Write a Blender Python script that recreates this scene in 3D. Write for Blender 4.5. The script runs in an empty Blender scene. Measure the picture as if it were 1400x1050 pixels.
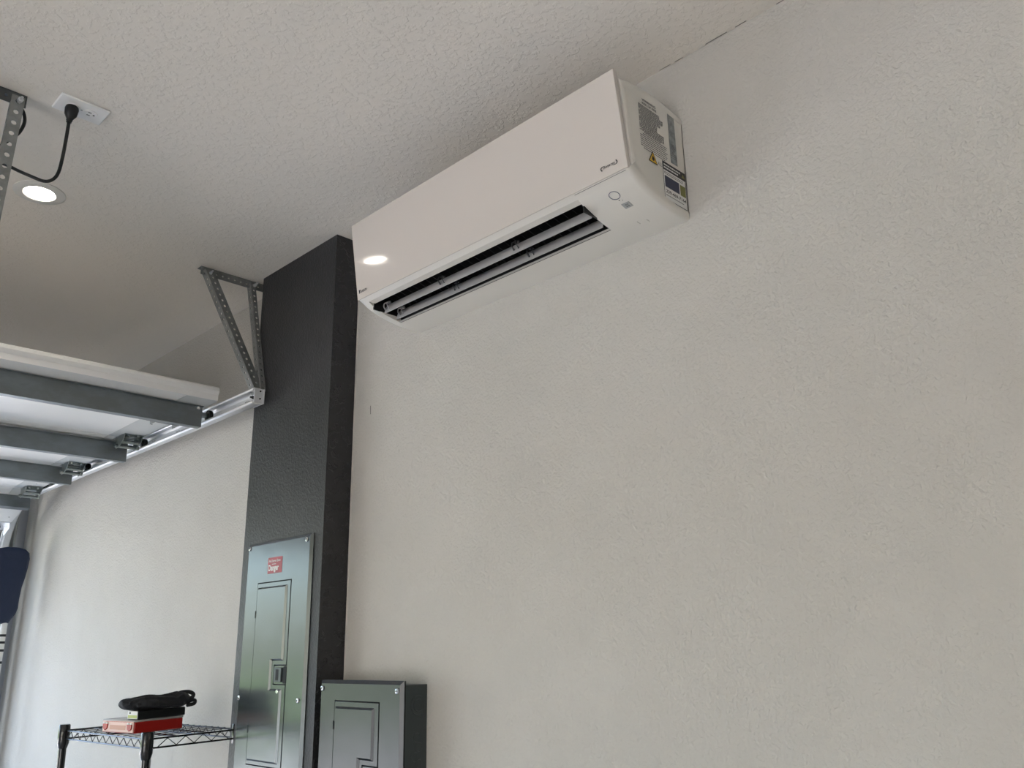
import bpy, bmesh, math, random
from mathutils import Vector, Matrix
from math import radians as R_, sin, cos, pi
random.seed(4)
scene = bpy.context.scene
C = scene.collection

# ------------------------------------------------------------------ camera, sky, sun, exposure
cam_d = bpy.data.cameras.new('camera')
cam = bpy.data.objects.new('camera', cam_d); C.objects.link(cam); scene.camera = cam
cam_d.sensor_fit = 'HORIZONTAL'; cam_d.sensor_width = 36.0
cam_d.lens = 1171.755 / 1400 * 36.0
cam_d.clip_start = 0.02; cam_d.clip_end = 300
F = Vector((0.67522422, 0.67533906, 0.29663009)); Rt = Vector((0.7109449, -0.70302343, -0.01775959)); U = Vector((-0.19654416, -0.22287936, 0.95482731))
cam.matrix_world = Matrix(((Rt.x, U.x, -F.x, 0), (Rt.y, U.y, -F.y, 0), (Rt.z, U.z, -F.z, 1.62), (0, 0, 0, 1)))

world = bpy.data.worlds.new('sky'); scene.world = world; world.use_nodes = True
wn = world.node_tree; wn.nodes.clear()
sky = wn.nodes.new('ShaderNodeTexSky'); sky.sky_type = 'NISHITA'; sky.sun_disc = False
sky.sun_elevation = R_(54); sky.sun_rotation = R_(230); sky.air_density = 1.0; sky.dust_density = 2.5; sky.ozone_density = 1.0
bg = wn.nodes.new('ShaderNodeBackground'); bg.inputs['Strength'].default_value = 0.54
wo = wn.nodes.new('ShaderNodeOutputWorld')
wn.links.new(sky.outputs[0], bg.inputs[0]); wn.links.new(bg.outputs[0], wo.inputs[0])

sun_d = bpy.data.lights.new('sun', 'SUN'); sun_d.energy = 4.0; sun_d.angle = R_(0.6); sun_d.color = (1.0, 0.97, 0.93)
sun = bpy.data.objects.new('sun', sun_d); C.objects.link(sun)
sun.rotation_euler = Vector((0.45, 0.36, -0.80)).to_track_quat('-Z', 'Y').to_euler()
sun.location = (-9, -4, 12)

# daylight through the garage door and an added side opening is sampled through portals
def portal(name, loc, sx, sy, direction):
    d = bpy.data.lights.new(name, 'AREA'); d.shape = 'RECTANGLE'; d.size = sx; d.size_y = sy
    d.cycles.is_portal = True
    o = bpy.data.objects.new(name, d); C.objects.link(o); o.location = loc
    o.rotation_euler = Vector(direction).to_track_quat('-Z', 'Y').to_euler()
portal('portal_front', (-1.05, 5.68, 1.15), 4.8, 2.3, (0, -1, 0))
portal('portal_side', (-4.66, -0.2, 1.2), 2.9, 2.3, (1, 0, 0))

scene.view_settings.view_transform = 'Standard'
try: scene.view_settings.look = 'None'
except Exception: pass
scene.view_settings.gamma = 1.0
scene.view_settings.use_curve_mapping = False
scene.view_settings.exposure = 1.12

# ------------------------------------------------------------------ measurements (metres)
WX = 1.54          # plane of the long wall
H = 2.981          # ceiling
YF = 5.60          # inner face of the wall with the door opening
CX, CY0, CY1 = 1.4455, 2.273, 2.765   # dark pilaster

# ------------------------------------------------------------------ helpers
def lin(c):
    return tuple(((x / 255) / 12.92 if x / 255 <= 0.04045 else ((x / 255 + 0.055) / 1.055) ** 2.4) for x in c)
def tag(o, label=None, cat=None, group=None, kind=None):
    if label: o['label'] = label
    if cat: o['category'] = cat
    if group: o['group'] = group
    if kind: o['kind'] = kind
    return o
def thing(name, label, cat, loc=(0, 0, 0), rot=None, group=None):
    o = bpy.data.objects.new(name, None); C.objects.link(o); o.location = loc
    o.empty_display_size = 0.05
    if rot: o.rotation_euler = rot
    return tag(o, label, cat, group)
def root_of(o):
    while o.parent: o = o.parent
    return o
def link(name, me, m, parent=None, label=None):
    o = bpy.data.objects.new(name, me); C.objects.link(o)
    if m and not me.materials: me.materials.append(m)
    if parent: o.parent = parent
    if label: o['label'] = label
    return o
def obj(name, bm, m, parent=None, label=None, local=False, smooth=32, bevel=0, solid=0, doubles=False):
    """one mesh object; coordinates are world ones unless local"""
    if doubles: bmesh.ops.remove_doubles(bm, verts=bm.verts, dist=1e-5)
    if parent is not None and not local:
        r = root_of(parent)
        if r.type == 'EMPTY': bmesh.ops.translate(bm, verts=bm.verts, vec=-Vector(r.location))
    bmesh.ops.recalc_face_normals(bm, faces=bm.faces)
    me = bpy.data.meshes.new(name); bm.to_mesh(me); bm.free()
    if smooth:
        me.polygons.foreach_set('use_smooth', [True] * len(me.polygons))
        me.set_sharp_from_angle(angle=R_(smooth))
    o = link(name, me, m, parent, label)
    if bevel:
        b = o.modifiers.new('bevel', 'BEVEL'); b.width = bevel; b.segments = 2; b.limit_method = 'ANGLE'; b.angle_limit = R_(35)
    if solid:
        s = o.modifiers.new('solid', 'SOLIDIFY'); s.thickness = solid; s.offset = 0
    return o
def stuff(name, bm, m, parent=None, **k): return tag(obj(name, bm, m, parent, **k), kind='stuff')
def BM(): return bmesh.new()
def box(bm, x0, x1, y0, y1, z0, z1):
    v = [bm.verts.new(p) for p in ((x0, y0, z0), (x1, y0, z0), (x1, y1, z0), (x0, y1, z0), (x0, y0, z1), (x1, y0, z1), (x1, y1, z1), (x0, y1, z1))]
    for f in ((0, 3, 2, 1), (4, 5, 6, 7), (0, 1, 5, 4), (1, 2, 6, 5), (2, 3, 7, 6), (3, 0, 4, 7)): bm.faces.new([v[i] for i in f])
    return bm
def obox(bm, o, a, b, c):
    """box from origin o along three edge vectors"""
    o, a, b, c = map(Vector, (o, a, b, c))
    v = [bm.verts.new(p) for p in (o, o + a, o + a + b, o + b, o + c, o + a + c, o + a + b + c, o + b + c)]
    for f in ((0, 3, 2, 1), (4, 5, 6, 7), (0, 1, 5, 4), (1, 2, 6, 5), (2, 3, 7, 6), (3, 0, 4, 7)): bm.faces.new([v[i] for i in f])
    return bm
def prism(bm, poly, axis, a0, a1):
    """poly: 2-D points in the plane across axis ('x': (y,z), 'y': (x,z), 'z': (x,y))"""
    def P(p, a): return {'x': (a, p[0], p[1]), 'y': (p[0], a, p[1]), 'z': (p[0], p[1], a)}[axis]
    A = [bm.verts.new(P(p, a0)) for p in poly]; B = [bm.verts.new(P(p, a1)) for p in poly]
    n = len(poly)
    bm.faces.new(A); bm.faces.new(B[::-1])
    for i in range(n): bm.faces.new((A[i], B[i], B[(i + 1) % n], A[(i + 1) % n]))
    return bm
def frame_for(d):
    d = d.normalized(); a = Vector((0, 0, 1)) if abs(d.z) < 0.9 else Vector((1, 0, 0))
    u = d.cross(a).normalized(); return u, d.cross(u).normalized()
def cyl(bm, p0, p1, r, seg=12, r1=None, cap=True):
    p0, p1 = Vector(p0), Vector(p1); u, w = frame_for(p1 - p0); r1 = r if r1 is None else r1
    A = [bm.verts.new(p0 + (u * cos(2 * pi * i / seg) + w * sin(2 * pi * i / seg)) * r) for i in range(seg)]
    B = [bm.verts.new(p1 + (u * cos(2 * pi * i / seg) + w * sin(2 * pi * i / seg)) * r1) for i in range(seg)]
    for i in range(seg): bm.faces.new((A[i], A[(i + 1) % seg], B[(i + 1) % seg], B[i]))
    if cap: bm.faces.new(A[::-1]); bm.faces.new(B)
    return bm
def tube(bm, pts, r, seg=8, cap=True):
    pts = [Vector(p) for p in pts]; rings = []; u = None
    for i, p in enumerate(pts):
        d = (pts[min(i + 1, len(pts) - 1)] - pts[max(i - 1, 0)]).normalized()
        if u is None: u, w = frame_for(d)
        else: u = (u - d * u.dot(d)).normalized(); w = d.cross(u).normalized()
        rr = r[i] if isinstance(r, (list, tuple)) else r
        rings.append([bm.verts.new(p + (u * cos(2 * pi * k / seg) + w * sin(2 * pi * k / seg)) * rr) for k in range(seg)])
    for a, b in zip(rings, rings[1:]):
        for k in range(seg): bm.faces.new((a[k], a[(k + 1) % seg], b[(k + 1) % seg], b[k]))
    if cap: bm.faces.new(rings[0][::-1]); bm.faces.new(rings[-1])
    return bm
def ring(bm, c, n, r, t, seg=28, sides=6, scale=(1, 1)):
    """torus of radius r and tube t round normal n"""
    c, n = Vector(c), Vector(n).normalized(); u, w = frame_for(n); rows = []
    for i in range(seg):
        a = 2 * pi * i / seg; d = u * cos(a) * scale[0] + w * sin(a) * scale[1]
        rows.append([bm.verts.new(c + d * (r + t * cos(2 * pi * k / sides)) + n * (t * sin(2 * pi * k / sides))) for k in range(sides)])
    for i in range(seg):
        a, b = rows[i], rows[(i + 1) % seg]
        for k in range(sides): bm.faces.new((a[k], b[k], b[(k + 1) % sides], a[(k + 1) % sides]))
    return bm
def lathe(bm, c, n, prof, seg=32):
    """prof: (radius, height along n)"""
    c, n = Vector(c), Vector(n).normalized(); u, w = frame_for(n); rows = []
    for r, h in prof:
        rows.append([bm.verts.new(c + n * h + (u * cos(2 * pi * i / seg) + w * sin(2 * pi * i / seg)) * max(r, 1e-5)) for i in range(seg)])
    for a, b in zip(rows, rows[1:]):
        for i in range(seg): bm.faces.new((a[i], a[(i + 1) % seg], b[(i + 1) % seg], b[i]))
    bmesh.ops.remove_doubles(bm, verts=rows[0] + rows[-1], dist=1e-4)
    return bm
def smooth_pts(pts, n=8):
    """Catmull-Rom through the points"""
    P = [Vector(p) for p in pts]; P = [2 * P[0] - P[1]] + P + [2 * P[-1] - P[-2]]; out = []
    for i in range(1, len(P) - 2):
        for k in range(n):
            t = k / n; a, b, c, d = P[i - 1], P[i], P[i + 1], P[i + 2]
            out.append(0.5 * ((2 * b) + (c - a) * t + (2 * a - 5 * b + 4 * c - d) * t * t + (3 * b - a - 3 * c + d) * t ** 3))
    out.append(P[-2]); return out
def perf(bm, o, u, v, L, W, pitch=0.025, hole=0.0048, th=0.0022, slot=1.0):
    """sheet of length L along u and width W along v with one row of real punched holes"""
    o, u, v = Vector(o), Vector(u).normalized(), Vector(v).normalized(); n = u.cross(v)
    N = max(1, round(L / pitch)); p = L / N
    for i in range(N):
        c = o + u * (p * (i + 0.5)) + v * (W / 2)
        out = [(-p / 2, -W / 2), (0, -W / 2), (p / 2, -W / 2), (p / 2, 0), (p / 2, W / 2), (0, W / 2), (-p / 2, W / 2), (-p / 2, 0)]
        inn = [(hole * slot * cos(a), hole * sin(a)) for a in [R_(225 + 45 * k) for k in range(8)]]
        lay = []
        for s in (-th / 2, th / 2):
            lay.append(([bm.verts.new(c + u * a + v * b + n * s) for a, b in out], [bm.verts.new(c + u * a + v * b + n * s) for a, b in inn]))
        (o0, i0), (o1, i1) = lay
        for k in range(8):
            j = (k + 1) % 8
            bm.faces.new((o0[k], i0[k], i0[j], o0[j])); bm.faces.new((o1[k], o1[j], i1[j], i1[k])); bm.faces.new((i0[k], i1[k], i1[j], i0[j]))
            if (k in (0, 1, 4, 5)) or (k in (2, 3) and i == N - 1) or (k in (6, 7) and i == 0):
                bm.faces.new((o0[k], o0[j], o1[j], o1[k]))
    return bm
def sweep(bm, frames, prof, closed=False):
    """prof: (a, b) offsets; frames: list of (point, A axis, B axis)"""
    rows = [[bm.verts.new(Vector(p) + Vector(A) * a + Vector(B) * b) for a, b in prof] for p, A, B in frames]
    n = len(prof)
    for r0, r1 in zip(rows, rows[1:]):
        for k in range(n if closed else n - 1): bm.faces.new((r0[k], r0[(k + 1) % n], r1[(k + 1) % n], r1[k]))
    return rows
def text(s, parent, m, origin, right, up, size, name='lettering', width=None, spacing=1.0, align='LEFT', shear=0.0, local=False, bold=0.0):
    cu = bpy.data.curves.new('letters', 'FONT'); cu.body = s; cu.size = 1; cu.space_line = 1.0; cu.space_character = spacing
    cu.align_x = align; cu.shear = shear; cu.offset = bold; cu.resolution_u = 3
    t = bpy.data.objects.new('letters', cu); C.objects.link(t)
    dg = bpy.context.evaluated_depsgraph_get(); dg.update()
    me = bpy.data.meshes.new_from_object(t.evaluated_get(dg)); bpy.data.objects.remove(t); bpy.data.curves.remove(cu)
    xs = [v.co.x for v in me.vertices] or [0, 1]
    sx = size
    if width: sx = width / max(1e-6, max(xs) - min(xs))
    right, up, origin = Vector(right).normalized(), Vector(up).normalized(), Vector(origin)
    r = root_of(parent)
    off = Vector((0, 0, 0)) if (local or r.type != 'EMPTY') else Vector(r.location)
    for v in me.vertices:
        v.co = origin - off + right * ((v.co.x - (min(xs) if align == 'LEFT' else 0)) * sx) + up * (v.co.y * size)
    me.name = name; me.materials.clear()
    return link(name, me, m, parent)

# ------------------------------------------------------------------ materials
MATS = {}
def mat(name, col, rough=0.5, metal=0.0, spec=0.5, coat=0.0, emit=None, es=0.0, mottle=None, bump=None, aniso=0):
    m = bpy.data.materials.new(name); m.use_nodes = True; nt = m.node_tree
    b = nt.nodes['Principled BSDF']; b.inputs['Base Color'].default_value = (*lin(col), 1)
    b.inputs['Roughness'].default_value = rough; b.inputs['Metallic'].default_value = metal
    b.inputs['Specular IOR Level'].default_value = spec; b.inputs['Coat Weight'].default_value = coat
    b.inputs['Coat Roughness'].default_value = 0.05
    if emit: b.inputs['Emission Color'].default_value = (*lin(emit), 1); b.inputs['Emission Strength'].default_value = es
    tc = nt.nodes.new('ShaderNodeTexCoord')
    if mottle:      # (scale, colour2, low, high[, stretch])
        mp = nt.nodes.new('ShaderNodeMapping')
        if len(mottle) > 4: mp.inputs['Scale'].default_value = mottle[4]
        n = nt.nodes.new('ShaderNodeTexNoise'); n.inputs['Scale'].default_value = mottle[0]; n.inputs['Detail'].default_value = 6; n.inputs['Roughness'].default_value = 0.6
        r = nt.nodes.new('ShaderNodeMapRange'); r.inputs['From Min'].default_value = mottle[2]; r.inputs['From Max'].default_value = mottle[3]
        mx = nt.nodes.new('ShaderNodeMix'); mx.data_type = 'RGBA'
        mx.inputs[6].default_value = (*lin(col), 1); mx.inputs[7].default_value = (*lin(mottle[1]), 1)
        nt.links.new(tc.outputs['Object'], mp.inputs[0]); nt.links.new(mp.outputs[0], n.inputs['Vector']); nt.links.new(n.outputs[0], r.inputs[0])
        nt.links.new(r.outputs[0], mx.inputs[0]); nt.links.new(mx.outputs[2], b.inputs['Base Color'])
    if bump:        # list of (kind, scale, distance, lo, hi)
        prev = None
        for kind, sc, dist, lo, hi in bump:
            if kind == 'noise':
                n = nt.nodes.new('ShaderNodeTexNoise'); n.inputs['Scale'].default_value = sc; n.inputs['Detail'].default_value = 4
            else:
                n = nt.nodes.new('ShaderNodeTexVoronoi'); n.inputs['Scale'].default_value = sc
            nt.links.new(tc.outputs['Object'], n.inputs['Vector'])
            r = nt.nodes.new('ShaderNodeMapRange'); r.inputs['From Min'].default_value = lo; r.inputs['From Max'].default_value = hi
            nt.links.new(n.outputs[0], r.inputs[0])
            bp = nt.nodes.new('ShaderNodeBump'); bp.inputs['Strength'].default_value = 1.0; bp.inputs['Distance'].default_value = dist
            nt.links.new(r.outputs[0], bp.inputs['Height'])
            if prev: nt.links.new(prev.outputs[0], bp.inputs['Normal'])
            prev = bp
        nt.links.new(prev.outputs[0], b.inputs['Normal'])
    MATS[name] = m
    return m
M_wall = mat('wall paint', (200, 197, 190), 0.75, spec=0.3, mottle=(2.2, (195, 192, 185), 0.4, 0.65), bump=[('noise', 7, 0.003, 0.3, 0.7), ('noise', 120, 0.0008, 0.42, 0.62), ('noise', 45, 0.0004, 0.3, 0.7)])
M_ceil = mat('ceiling paint', (237, 231, 222), 0.8, spec=0.3, bump=[('noise', 75, 0.0006, 0.50, 0.60), ('noise', 30, 0.0006, 0.3, 0.7)])
M_floor = mat('concrete floor', (202, 196, 186), 0.45, mottle=(3, (190, 184, 174), 0.35, 0.7))
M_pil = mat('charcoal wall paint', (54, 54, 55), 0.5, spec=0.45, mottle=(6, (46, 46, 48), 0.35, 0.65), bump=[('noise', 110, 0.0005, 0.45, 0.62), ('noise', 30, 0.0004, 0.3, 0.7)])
M_pils = mat('darker pilaster side', (46, 46, 48), 0.4, spec=0.5, bump=[('noise', 50, 0.0022, 0.54, 0.60)])
M_white = mat('white trim paint', (225, 225, 222), 0.5)
M_jamb = mat('jamb paint', (168, 172, 178), 0.5)
M_seal = mat('black rubber seal', (26, 28, 34), 0.6)
M_ac = mat('white abs plastic', (226, 222, 214), 0.32, spec=0.5)
M_acp = mat('glossy white panel', (210, 203, 195), 0.07, spec=0.5)
M_acin = mat('black duct plastic', (20, 21, 21), 0.4)
M_louv = mat('grey louver plastic', (176, 174, 173), 0.35)
M_fin = mat('dark vane plastic', (44, 45, 46), 0.4)
M_ink = mat('black print', (30, 30, 32), 0.5)
M_ink2 = mat('grey print', (96, 96, 96), 0.5)
M_label = mat('white label', (226, 225, 222), 0.4)
M_yel = mat('yellow label', (226, 178, 40), 0.4)
M_blue = mat('dark blue print', (28, 36, 66), 0.4)
M_olive = mat('olive print', (112, 112, 48), 0.4)
M_sheet = mat('grey silver film', (148, 152, 152), 0.3, mottle=(60, (112, 116, 118), 0.4, 0.6))
M_galv = mat('galvanised steel', (214, 217, 220), 0.36, metal=0.7, mottle=(35, (196, 200, 204), 0.4, 0.6))
M_galvd = mat('dull galvanised angle', (150, 152, 150), 0.5, metal=0.5, mottle=(30, (130, 132, 130), 0.35, 0.65))
M_rail = mat('bright rail steel', (228, 230, 232), 0.42, metal=0.3)
M_strut = mat('galvanised door strut', (122, 127, 129), 0.42, metal=0.6, mottle=(18, (132, 140, 144), 0.42, 0.62, (0.5, 1, 1)))
M_hinge = mat('zinc hinge steel', (150, 156, 154), 0.3, metal=0.9)
M_door = mat('white door sheet', (240, 239, 236), 0.42)
M_doore = mat('door end stile', (206, 208, 206), 0.4)
M_rubber = mat('black nylon', (18, 18, 18), 0.4)
M_cord = mat('black cord', (18, 18, 18), 0.45)
M_panel = mat('grey enamel steel', (84, 91, 93), 0.2, metal=0.6, spec=0.6, bump=[('noise', 2.0, 0.002, 0.2, 0.8)])
M_panelb = mat('grey enamel box', (62, 69, 71), 0.4, metal=0.2)
M_panelc = mat('grey enamel cover', (52, 55, 58), 0.24, metal=0.5, spec=0.6, bump=[('noise', 2.0, 0.002, 0.2, 0.8)])
M_dark = mat('dark gap', (12, 12, 13), 0.7)
M_screw = mat('bright screw', (210, 212, 214), 0.2, metal=1.0)
M_red = mat('red sticker', (158, 34, 52), 0.4)
M_led = mat('lit lens', (255, 250, 240), 0.4, emit=(255, 246, 232), es=26)
M_rim = mat('white lamp trim', (220, 218, 212), 0.4)
M_plate = mat('white outlet plastic', (240, 239, 237), 0.3)
M_rack = mat('black epoxy wire', (16, 16, 18), 0.25, coat=0.4)
M_redp = mat('red case plastic', (170, 28, 20), 0.3)
M_clear = mat('frosted case end', (232, 196, 186), 0.25)
M_lid = mat('grey case lid', (176, 172, 170), 0.2)
M_bag = mat('black cloth', (14, 15, 18), 0.7, mottle=(9, (22, 24, 30), 0.4, 0.7), bump=[('noise', 30, 0.004, 0.3, 0.7)])
M_blk = mat('black case plastic', (16, 17, 16), 0.4)
M_green = mat('green label print', (178, 190, 96), 0.4)
M_navy = mat('navy fabric', (26, 40, 68), 0.6, bump=[('noise', 12, 0.006, 0.3, 0.7)])
M_drive = mat('driveway concrete', (238, 232, 222), 0.8)
M_road = mat('asphalt', (70, 72, 74), 0.9)
M_grass = mat('lawn', (92, 118, 58), 0.9, mottle=(0.6, (120, 138, 74), 0.4, 0.6))
M_leaf = mat('hedge leaves', (58, 84, 40), 0.8, mottle=(3, (36, 58, 28), 0.4, 0.6))
M_trunk = mat('bark', (84, 70, 56), 0.9)

# ------------------------------------------------------------------ room shell
def struct(name, bm, m, label=None, **k):
    o = obj(name, bm, m, **k); o['kind'] = 'structure'
    if label: o['label'] = label
    return o
XL, YB = -4.6, -3.6
struct('floor', box(BM(), XL, 1.66, YB, 5.75, -0.12, 0), M_floor, 'pale concrete garage floor')
struct('ceiling', box(BM(), XL, 1.66, YB, 5.75, H, H + 0.12), M_ceil, 'off-white knockdown textured ceiling')
struct('wall_right', box(BM(), WX, WX + 0.12, YB, 5.75, 0, H), M_wall, 'long greige textured wall carrying the air conditioner')
b = BM()      # unseen side opening, added to let fill light onto the long wall
box(b, XL - 0.12, XL, YB, -1.6, 0, H); box(b, XL - 0.12, XL, 1.2, 5.75, 0, H); box(b, XL - 0.12, XL, -1.6, 1.2, 2.35, H)
struct('wall_left', b, M_wall, 'greige garage wall opposite')
struct('wall_back', box(BM(), XL, 1.66, YB - 0.12, YB, 0, H), M_wall, 'greige wall at the back of the garage')
OX0, OX1, OZ = -3.55, 1.38, 2.36
b = BM()
box(b, OX1 + 0.02, WX, YF, YF + 0.15, 0, H); box(b, XL, OX0 - 0.02, YF, YF + 0.15, 0, H); box(b, OX0 - 0.02, OX1 + 0.02, YF, YF + 0.15, OZ, H)
struct('wall_front', b, M_jamb, 'wall around the garage door opening')
struct('trim_1', box(BM(), OX1 - 0.02, OX1 + 0.06, YF - 0.012, YF + 0.17, 0, OZ), M_jamb, 'painted jamb board of the garage door opening')
struct('trim_2', box(BM(), OX1 - 0.035, OX1 - 0.015, YF - 0.03, YF + 0.02, 0, OZ), M_seal, 'black rubber weather seal along the jamb')

# dark pilaster: side leaf coloured darker than the front leaf
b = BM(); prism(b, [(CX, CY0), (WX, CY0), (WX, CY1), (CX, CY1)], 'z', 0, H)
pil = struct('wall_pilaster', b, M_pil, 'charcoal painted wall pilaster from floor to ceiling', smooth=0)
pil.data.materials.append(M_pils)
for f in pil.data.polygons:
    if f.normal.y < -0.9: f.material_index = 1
# bead of light paint where pilaster meets the wall
b = BM(); tube(b, [(WX + 0.001, CY0 - 0.004, 0.02 + i * 0.0987) for i in range(31)], 0.0035, 6)
struct('trim_3', b, M_wall, 'thin caulk line where the dark pilaster meets the wall')
# hairline crack along the wall-ceiling joint
b = BM(); y = 1.0
while y > 0.35:
    L = random.uniform(0.02, 0.07); x = WX - 0.0035
    obox(b, (x + random.uniform(-.001, .001), y, H - 0.0012), (0.0008, 0, 0), (random.uniform(-.0005, .0005), -L, 0), (0, 0, 0.002)); y -= L + random.uniform(0.0, 0.08)
struct('trim_4', b, M_ink2, 'hairline crack along the wall and ceiling joint')
# small scratch on the wall
b = BM(); obox(b, (WX - 0.0006, 2.178, 2.345), (0, 0.002, 0), (0, 0.001, 0.028), (0.001, 0, 0))
struct('trim_5', b, M_ink2, 'short scuff mark on the wall beside the pilaster')

# ------------------------------------------------------------------ outdoors, seen by reflection, plus an unseen bounce slab
struct('driveway', box(BM(), -9, 4, 5.76, 14, -0.2, -0.02), M_drive, 'sunlit concrete driveway outside')
struct('bounce_slab', box(BM(), -22, XL - 0.14, -14, 5.74, -0.2, -0.02), M_drive, 'pale slab added beside the garage to bounce sunlight inside')  # unseen, added to throw sunlight up through the side opening
struct('road', box(BM(), -60, 40, 14, 16.5, -0.2, -0.03), M_road, 'asphalt street beyond the driveway')
struct('lawn', box(BM(), -80, 60, 16.5, 90, -0.2, -0.02), M_grass, 'lawn across the street')
struct('lawn', box(BM(), -60, -9.02, 5.76, 13.98, -0.2, -0.02), M_grass, 'lawn left of the driveway')
struct('lawn', box(BM(), 4.02, 40, 5.76, 13.98, -0.2, -0.02), M_grass, 'lawn right of the driveway')
def bushmesh(rx, ry, rz, seed):
    rnd = random.Random(seed); bm = BM()
    for k in range(9):
        c = Vector((rnd.uniform(-.6, .6) * rx, rnd.uniform(-.5, .5) * ry, rnd.uniform(.25, .75) * rz * 1.2)); s = rnd.uniform(.35, .6)
        r = bmesh.ops.create_icosphere(bm, subdivisions=2, radius=1, matrix=Matrix.Translation(c) @ Matrix.Diagonal((rx * s, ry * s, rz * s * .8, 1)))
        for v in r['verts']: v.co += (v.co - c) * rnd.uniform(-.15, .15)
    return bm

# ------------------------------------------------------------------ air conditioner
AY0, AY1 = 0.9546, 1.9464
OY0, OY1 = 1.112, 1.914         # outlet
ac = thing('air_conditioner', 'white wall-mounted split air conditioner with open black outlet slot', 'air conditioner', (WX, (AY0 + AY1) / 2, 2.552))
top = [(1.54, 2.823), (1.508, 2.828), (1.465, 2.833), (1.423, 2.836), (1.375, 2.833), (1.338, 2.827), (1.302, 2.817)]
front = [(1.306, 2.780), (1.3295, 2.610)]
lipf = [(1.3185, 2.5985), (1.326, 2.5945), (1.334, 2.5910)]
bot = [(1.346, 2.5835), (1.360, 2.5775), (1.389, 2.5680), (1.421, 2.5605), (1.450, 2.5555), (1.495, 2.553), (1.54, 2.552)]
b = BM()
def strip(bm, pts, y0, y1):
    A = [bm.verts.new((x, y0, z)) for x, z in pts]; B = [bm.verts.new((x, y1, z)) for x, z in pts]
    for i in range(len(pts) - 1): bm.faces.new((A[i], A[i + 1], B[i + 1], B[i]))
ei = 0.012   # rounded end
ys0, ys1 = AY0 + ei, AY1 - ei
strip(b, top + front[:1], ys0, ys1)
strip(b, front + lipf, ys0, ys1)
for a, c in ((ys0, OY0), (OY1, ys1)): strip(b, lipf[-1:] + bot, a, c)
strip(b, bot[4:], OY0, OY1)
# recess behind the front lip, duct walls
strip(b, [lipf[-1], (1.355, 2.5905)], OY0, OY1)
for y in (OY0, OY1):      # end cheeks of the slot
    v = [b.verts.new((x, y, z)) for x, z in [(1.334, 2.591)] + bot[:5] + [(1.450, 2.600), (1.355, 2.600), (1.355, 2.5905)]]
    b.faces.new(v)
loop = top + front + lipf + bot
cx_, cz_ = 1.43, 2.70
def inset(p, k):
    d = Vector((p[0] - cx_, p[1] - cz_)); L = d.length
    x = cx_ + d.x * (L - k) / L if p[0] < WX - 0.001 else p[0]
    return (x, cz_ + d.y * (L - k) / L)
for yA, s in ((ys0, -1), (ys1, 1)):
    rows = []
    for t in range(5):
        a = t / 4 * pi / 2
        rows.append([b.verts.new((inset(p, 0.009 * (1 - cos(a)))[0], yA + s * ei * sin(a), inset(p, 0.009 * (1 - cos(a)))[1])) for p in loop])
    for r0, r1 in zip(rows, rows[1:]):
        for i in range(len(loop)): b.faces.new((r0[i], r0[(i + 1) % len(loop)], r1[(i + 1) % len(loop)], r1[i]))
    # side face: flat border, shallow step, flat field
    r2 = [b.verts.new((inset(p, 0.022)[0], yA + s * ei, inset(p, 0.022)[1])) for p in loop]
    r3 = [b.verts.new((inset(p, 0.026)[0], yA + s * (ei - 0.0018), inset(p, 0.026)[1])) for p in loop]
    for q0, q1 in ((rows[-1], r2), (r2, r3)):
        for i in range(len(loop)): b.faces.new((q0[i], q0[(i + 1) % len(loop)], q1[(i + 1) % len(loop)], q1[i]))
    b.faces.new(r3)
obj('casing', b, M_ac, ac, doubles=True, smooth=28)
# front panel: thin glossy sheet standing proud
b = BM()
pf = [(1.2835, 2.8285), (1.3163, 2.5995), (1.3172, 2.5985), (1.3215, 2.5990), (1.3270, 2.606), (1.3135, 2.700), (1.3030, 2.780), (1.2975, 2.8265), (1.2925, 2.8300), (1.2870, 2.8300)]
prism(b, pf, 'y', AY0 + 0.001, AY1 - 0.001)
obj('front_panel', b, M_acp, ac, smooth=30, bevel=0.0022)
b = BM()      # duct liner
for x0, x1, y0, y1, z0, z1 in ((1.352, 1.356, OY0, OY1, 2.591, 2.70), (1.4505, 1.4545, OY0, OY1, 2.557, 2.70), (1.352, 1.4545, OY0 - 0.003, OY0 + 0.0012, 2.566, 2.70), (1.352, 1.4545, OY1 - 0.0012, OY1 + 0.003, 2.572, 2.70), (1.352, 1.4545, OY0, OY1, 2.695, 2.70)):
    box(b, x0, x1, y0, y1, z0, z1)
obj('outlet_duct', b, M_acin, ac, 'black inside of the air outlet')
# dark grey inner shelf that rises towards the right
b = BM(); v = [b.verts.new(p) for p in ((1.3565, 1.42, 2.5925), (1.3565, OY0 + .002, 2.5925), (1.371, OY0 + .002, 2.604), (1.3572, 1.42, 2.594))]
b.faces.new(v); obj('inner_shelf', b, M_fin, ac, solid=0.001)
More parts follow.
